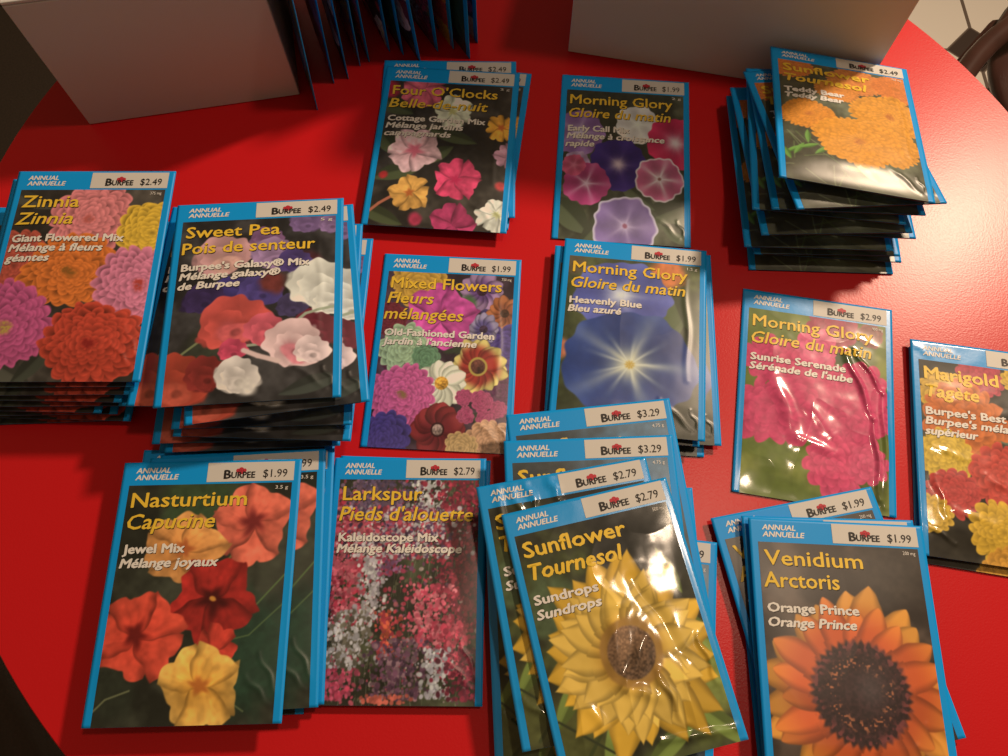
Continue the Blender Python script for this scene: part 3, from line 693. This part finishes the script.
stack('heavenly', [(0, .0661, .1635, -3.5, 0, 0), (1, .0740, .1680, -3.0, 0, -.01), (2, .0635, .1675, -4.7, 0, -.02), (3, .0672, .1699, -6.4, .01, -.03)], 'blue morning glory', 'at the table centre', 'blue morning glory seed packets')
lay('sunrise', 0, .1638, .1381, -9.5, 0, 0, 'crinkled glossy seed packet with frilled pink morning glories on olive green')
lay('marigold', 0, .2500, .1030, -9.5, 0, 0, 'marigold seed packet at the right edge, lying underneath the other', 'marigold seed packets')
lay('marigold', 1, .2507, .1066, -8.5, 0, 0, 'crinkled marigold seed packet at the right edge, on top of the other', 'marigold seed packets')
# sunflower pile
lay('sun3', 0, .0530, .0315, 0, 0, 0, 'sunflower packet at the bottom of the pile, only its upper right corner showing', 'three dollar sunflower packets')
lay('sun3', 1, .0552, .0091, -6.9, 0, 0, 'sunflower packet low in the pile, its price strip end poking out right', 'three dollar sunflower packets')
lay('sundrops2', 2, .0346, .0254, 2.9, 0, 0, 'sunflower packet showing only a blue left border under the crinkled yellow ones', 'sunflower seed packets')
lay('sun3', 4, .0485, .0699, 6.3, 0, .030, 'rearmost sunflower packet of the pile, priced $3.29, header farthest up', 'three dollar sunflower packets')
lay('sun3', 5, .0435, .0523, 2.2, 0, .025, 'sunflower packet priced $3.29 with the yellow word beginning Sunfl showing', 'three dollar sunflower packets')
lay('sundrops2', 6, .0380, .0355, 10.5, 0, .010, 'shiny sunflower packet priced $2.79 directly beneath the uppermost one', 'sunflower seed packets')
lay('sundrops', 7.1, .0507, .0237, 13.0, 0, 0, 'uppermost crinkled sunflower packet with a big yellow sunflower and bright glare', 'sunflower seed packets')
# venidium pile
stack('venidium', [(0, .1545, .0150, -.5, 0, 0), (1, .1531, .0245, 11.0, 0, 0), (2, .1555, .0150, -1.5, 0, 0), (3, .1564, .0126, -2.8, 0, 0)], 'orange daisy', 'at bottom right', 'orange daisy seed packets')
# teddy bear sunflower stack
TD = [(0, .1800, .2675, -2.0, 0, 0), (1, .1848, .2730, -3.9, 0, -.020), (2, .1790, .2720, -1, 0, -.040), (3, .1732, .2725, -1.9, 0, -.06), (4, .1850, .2775, -3.1, 0, -.08), (5, .1765, .2750, 1, 0, -.10),
      (6, .1786, .2815, -6.9, 0, -.12), (7, .1820, .2810, -2, -.02, -.14), (8, .1850, .2800, 4.5, -.05, -.175), (9.4, .1877, .2845, -9.2, -.06, -.19)]
stack('teddy', TD, 'fluffy sunflower', 'by the right carton', 'fluffy sunflower seed packets', 1.35)

# packets standing on edge beside the left carton
STAND = [  # near foot corner x,y, turn of the plane (deg), lean (deg), design, label
 (-.1150, .3271, 16, 4, 'heavenly', 'seed packet standing on edge nearest the left carton'),
 (-.1065, .3480, 19, 3, 'zinnia', 'dark seed packet standing close behind the pale-edged one beside the left carton'),
 (-.0977, .3516, 18, 2, 'sweetpea', 'standing seed packet whose foot is second nearest the left carton'),
 (-.0910, .3620, 21, 2, 'marigold', 'standing seed packet in the dark middle of the row, dim pinkish print'),
 (-.0854, .3654, 22, 1, 'zinnia', 'standing seed packet left of the one showing a pale petal'),
 (-.0730, .3740, 25, 0, 'fouroclock', 'standing seed packet in mid row with one pale petal showing at its foot'),
 (-.0640, .3710, 26, -1, 'nasturtium', 'standing seed packet just behind the orange and white flowered one'),
 (-.0529, .3654, 29, -3, 'sweetpea', "standing seed packet with an orange and white flower just above the four o'clocks"),
 (-.0420, .3740, 31, -2, 'larkspur', 'dark standing seed packet between the orange flowered and red flowered ones'),
 (-.0320, .3760, 31, -1, 'marigold', 'standing seed packet tucked behind the red flowered one at right'),
 (-.0215, .3680, 31, 0, 'nasturtium', 'standing seed packet with red flowers, second last in the row at right'),
 (-.0168, .3811, 30, 0, 'mixed', 'last standing seed packet at the right end of the row, edge on'),
]
for x, y, turn, lean, key, lb in STAND:
    # local x (width) runs from far edge to near edge, local y is up, the face looks toward +x / the camera side
    a = math.radians(turn)
    wdir = Vector((math.sin(a), -math.cos(a), 0))      # far -> near
    up = Vector((math.sin(math.radians(lean)), 0, math.cos(math.radians(lean)))); up = (up - wdir * up.dot(wdir)).normalized()
    nrm = wdir.cross(up)
    if nrm.y > 0: nrm = -nrm; wdir = -wdir
    R = Matrix((wdir, up, nrm)).transposed()
    near = Vector((x, y, 0)); sgn = 1 if wdir.y < 0 else -1
    c = near - sgn * wdir * W / 2 + up * H / 2
    packet(key, c, R.to_euler(), lb, 'seed packets standing in a row', False)

# ------------------------------------------------------------------ table
TC = Vector((.0045, .2162, 0)); TR = .3172
OVAL = Matrix.Translation((.0115, -.0115, 0)) @ Matrix.Rotation(math.radians(-45), 4, 'Z') @ Matrix.Diagonal((1.052, 1.0, 1, 1))
tb = empty('round_table', (TC.x, TC.y, -.75)); tag(tb, 'round table with a glossy bright red laminate top under the seed packets', 'table')
bm = bmesh.new(); lathe(bm, [(TR - .0008, .7472), (TR - .0008, .726), (TR - .002, .722)], 192, OVAL)
bm2 = bmesh.new(); r = TR - .0015
bm_mesh('edge_band', bm, M_table_edge, tb, sm=False)
bm = bmesh.new(); lathe(bm, [(TR - .0006, .7475), (TR, .7482), (TR, .7494), (TR - .0006, .75)], 192, OVAL); bm_mesh('table_top', bm, M_table, tb)
bm = bmesh.new(); lathe(bm, [(.035, .722), (.03, .68), (.03, .06), (.06, .035)], 32); bm_mesh('pedestal', bm, M_steel, tb, sm=True)
bm = bmesh.new(); lathe(bm, [(.06, .04), (.19, .022), (.2, .012), (.2, 0)], 64); bm_mesh('base', bm, M_steel, tb)

# ------------------------------------------------------------------ cartons
def carton(corner, ang, w, d, h, label):
    t = empty('carton', (corner[0], corner[1], 0), (0, 0, math.radians(ang))); tag(t, label, 'box', 'white cardboard cartons')
    th = .002
    def pn(name, c, s):
        b = bmesh.new(); bm_box(b, c, s); return bm_mesh(name, b, M_carton, t, bev=.0006, seg=2)
    z0 = .0003
    pn('bottom_panel', (w / 2, d / 2, z0 + th / 2), (w - 2 * th, d - 2 * th, th))
    pn('front_panel', (w / 2, th / 2, z0 + h / 2), (w, th, h)); pn('back_panel', (w / 2, d - th / 2, z0 + h / 2), (w, th, h))
    pn('side_panel', (th / 2, d / 2, z0 + h / 2), (th, d - 2 * th, h)); pn('side_panel', (w - th / 2, d / 2, z0 + h / 2), (th, d - 2 * th, h))
    lid = pn('lid', (w / 2, d / 2, z0 + h + th / 2 + .0002), (w, d, th))
    return t
carton((-.2537, .3156), 10.4, .1285, .15, .088, 'white cardboard carton on the table at top left')
carton((.0410, .3736), -11.6, .1845, .10, .14, 'white cardboard carton on the table at top right')

# ------------------------------------------------------------------ floor
def floor():
    bm = bmesh.new(); bm_box(bm, (0, 0, -.76), (5, 5, .02))
    o = bm_mesh('floor', bm, None); o['kind'] = 'structure'; o['label'] = 'pale octagon floor tiles with small dark square insets'
    m = mat('octagon_tiles', (.6, .56, .5), .35, .4); nt = m.node_tree; N = nt.nodes; Lk = nt.links.new; b = N['Principled BSDF']
    tc = N.new('ShaderNodeTexCoord'); mp = N.new('ShaderNodeMapping'); mp.inputs['Rotation'].default_value[2] = TILE_ROT
    mp.inputs['Scale'].default_value = (1 / TILE, 1 / TILE, 1); mp.inputs['Location'].default_value = (TILE_OX, TILE_OY, 0)
    Lk(tc.outputs['Object'], mp.inputs['Vector']); sp = N.new('ShaderNodeSeparateXYZ'); Lk(mp.outputs[0], sp.inputs[0])
    def mth(op, a, b_=None):
        n = N.new('ShaderNodeMath'); n.operation = op
        for i, v in enumerate((a, b_)):
            if v is None: continue
            if isinstance(v, (int, float)): n.inputs[i].default_value = v
            else: Lk(v, n.inputs[i])
        return n.outputs[0]
    fx = mth('ABSOLUTE', mth('SUBTRACT', mth('FRACT', sp.outputs[0]), .5)); fy = mth('ABSOLUTE', mth('SUBTRACT', mth('FRACT', sp.outputs[1]), .5))
    # cell centre = inset centre; tile joints run on the mid lines
    s = mth('ADD', fx, fy)
    inset = mth('LESS_THAN', s, .19)
    joint_ring = mth('MULTIPLY', mth('GREATER_THAN', s, .19), mth('LESS_THAN', s, .205))
    jl = mth('MAXIMUM', mth('LESS_THAN', fx, .012), mth('LESS_THAN', fy, .012))
    joint = mth('MAXIMUM', joint_ring, mth('MULTIPLY', jl, mth('GREATER_THAN', s, .19)))
    m1 = N.new('ShaderNodeMix'); m1.data_type = 'RGBA'; m1.inputs[6].default_value = (.88, .86, .80, 1); m1.inputs[7].default_value = (.06, .045, .04, 1); Lk(inset, m1.inputs[0])
    m2 = N.new('ShaderNodeMix'); m2.data_type = 'RGBA'; m2.inputs[7].default_value = (.16, .13, .11, 1); Lk(joint, m2.inputs[0]); Lk(m1.outputs[2], m2.inputs[6]); Lk(m2.outputs[2], b.inputs['Base Color'])
    o.data.materials.append(m)
TILE = .288; TILE_ROT, TILE_OX, TILE_OY = 0.0, .5 - .908 / TILE, .5 - 1.1245 / TILE
floor()

# ------------------------------------------------------------------ chairs
def bent_chair(cx, cy, label):
    t = empty('bentwood_chair', (cx, cy, -.75)); tag(t, label, 'chair', 'dark chairs around the table')
    bm = bmesh.new(); lathe(bm, [(.15, .440), (.185, .445), (.19, .455), (.185, .463), (.15, .458), (.01, .456)], 64); bm_mesh('seat', bm, M_wood, t, sm=True)
    bm = bmesh.new(); hr = .31
    tube(bm, [(hr * math.cos(a), -.20 + hr * math.sin(a), .50) for a in np.linspace(math.radians(70), math.radians(250), 40)], .0115, 12, .9); bm_mesh('armrest_hoop', bm, M_wood, t, sm=True)
    bm = bmesh.new(); tube(bm, [(-.145, .09, .300), (-.08, .129, .300), (-.04, .153, .300), (.13, .25, .300)], .009, 10); bm_mesh('stretcher', bm, M_wood, t, sm=True)
    for sx, sy in ((-.15, .10), (.15, .12), (-.13, -.14), (.13, -.14)):
        bm = bmesh.new(); tube(bm, [(sx * 1.35, sy * 1.35, 0), (sx * 1.1, sy * 1.1, .25), (sx, sy, .445)], [.012, .014, .016], 12); bm_mesh('leg', bm, M_wood, t, sm=True)
    return t
bent_chair(.735, .61, 'dark brown bentwood chair at the top right beyond the table')
def pad_chair(cx, cy, ang, label):
    t = empty('padded_chair', (cx, cy, -.75), (0, 0, math.radians(ang))); tag(t, label, 'chair', 'dark chairs around the table')
    bm = bmesh.new(); bm_box(bm, (0, 0, .43), (.44, .44, .07)); bm_mesh('seat', bm, M_uphol, t, sm=True, bev=.02, seg=4)
    bm = bmesh.new(); bm_box(bm, (0, .235, .72), (.42, .04, .42)); bm_mesh('backrest', bm, M_uphol, t, sm=True, bev=.015, seg=3)
    for sx in (-1, 1):
        for sy in (-1, 1):
            bm = bmesh.new(); tube(bm, [(.19 * sx, .19 * sy, 0), (.185 * sx, .185 * sy, .397)], [.014, .018], 10); bm_mesh('leg', bm, M_wood, t, sm=True)
        bm = bmesh.new(); tube(bm, [(.15 * sx, .205, .44), (.15 * sx, .232, .55)], .012, 8); bm_mesh('back_post', bm, M_wood, t, sm=True)
    return t
pad_chair(-.56, .48, 40, 'dark padded chair at the top left beyond the table')
pad_chair(-.52, -.22, 128, 'dark padded chair at the bottom left corner')

# ------------------------------------------------------------------ lights
def lamp(loc, power, size, color, target):
    d = bpy.data.lights.new('lamp', 'AREA'); d.shape = 'DISK'; d.size = size; d.energy = power; d.color = color
    o = bpy.data.objects.new('lamp', d); o.location = loc
    o.rotation_euler = (Vector(target) - Vector(loc)).to_track_quat('-Z', 'Y').to_euler(); COL.objects.link(o)
    return o
WARM = (1.0, .75, .53)
lamp((.93, .88, 1.0), 23.5, .13, WARM, (.1, .15, 0))
lamp((.50, .36, 1.6), 5.4, .12, WARM, (.1, .15, 0))
w = bpy.data.worlds.new('room'); bpy.context.scene.world = w; w.use_nodes = True
w.node_tree.nodes['Background'].inputs[0].default_value = (1.0, .62, .32, 1); w.node_tree.nodes['Background'].inputs[1].default_value = .15

# ------------------------------------------------------------------ camera
cam = bpy.data.cameras.new('camera'); co = bpy.data.objects.new('camera', cam); COL.objects.link(co)
cam.sensor_width = 36; cam.lens = 760 / 1008 * 36; cam.clip_start = .01
co.location = (0, 0, .376); co.rotation_euler = (math.radians(21.6), 0, 0)
sc = bpy.context.scene; sc.camera = co
sc.view_settings.view_transform = 'Standard'; sc.view_settings.look = 'None'; sc.view_settings.gamma = 1; sc.view_settings.exposure = 0
sc.view_settings.use_curve_mapping = False
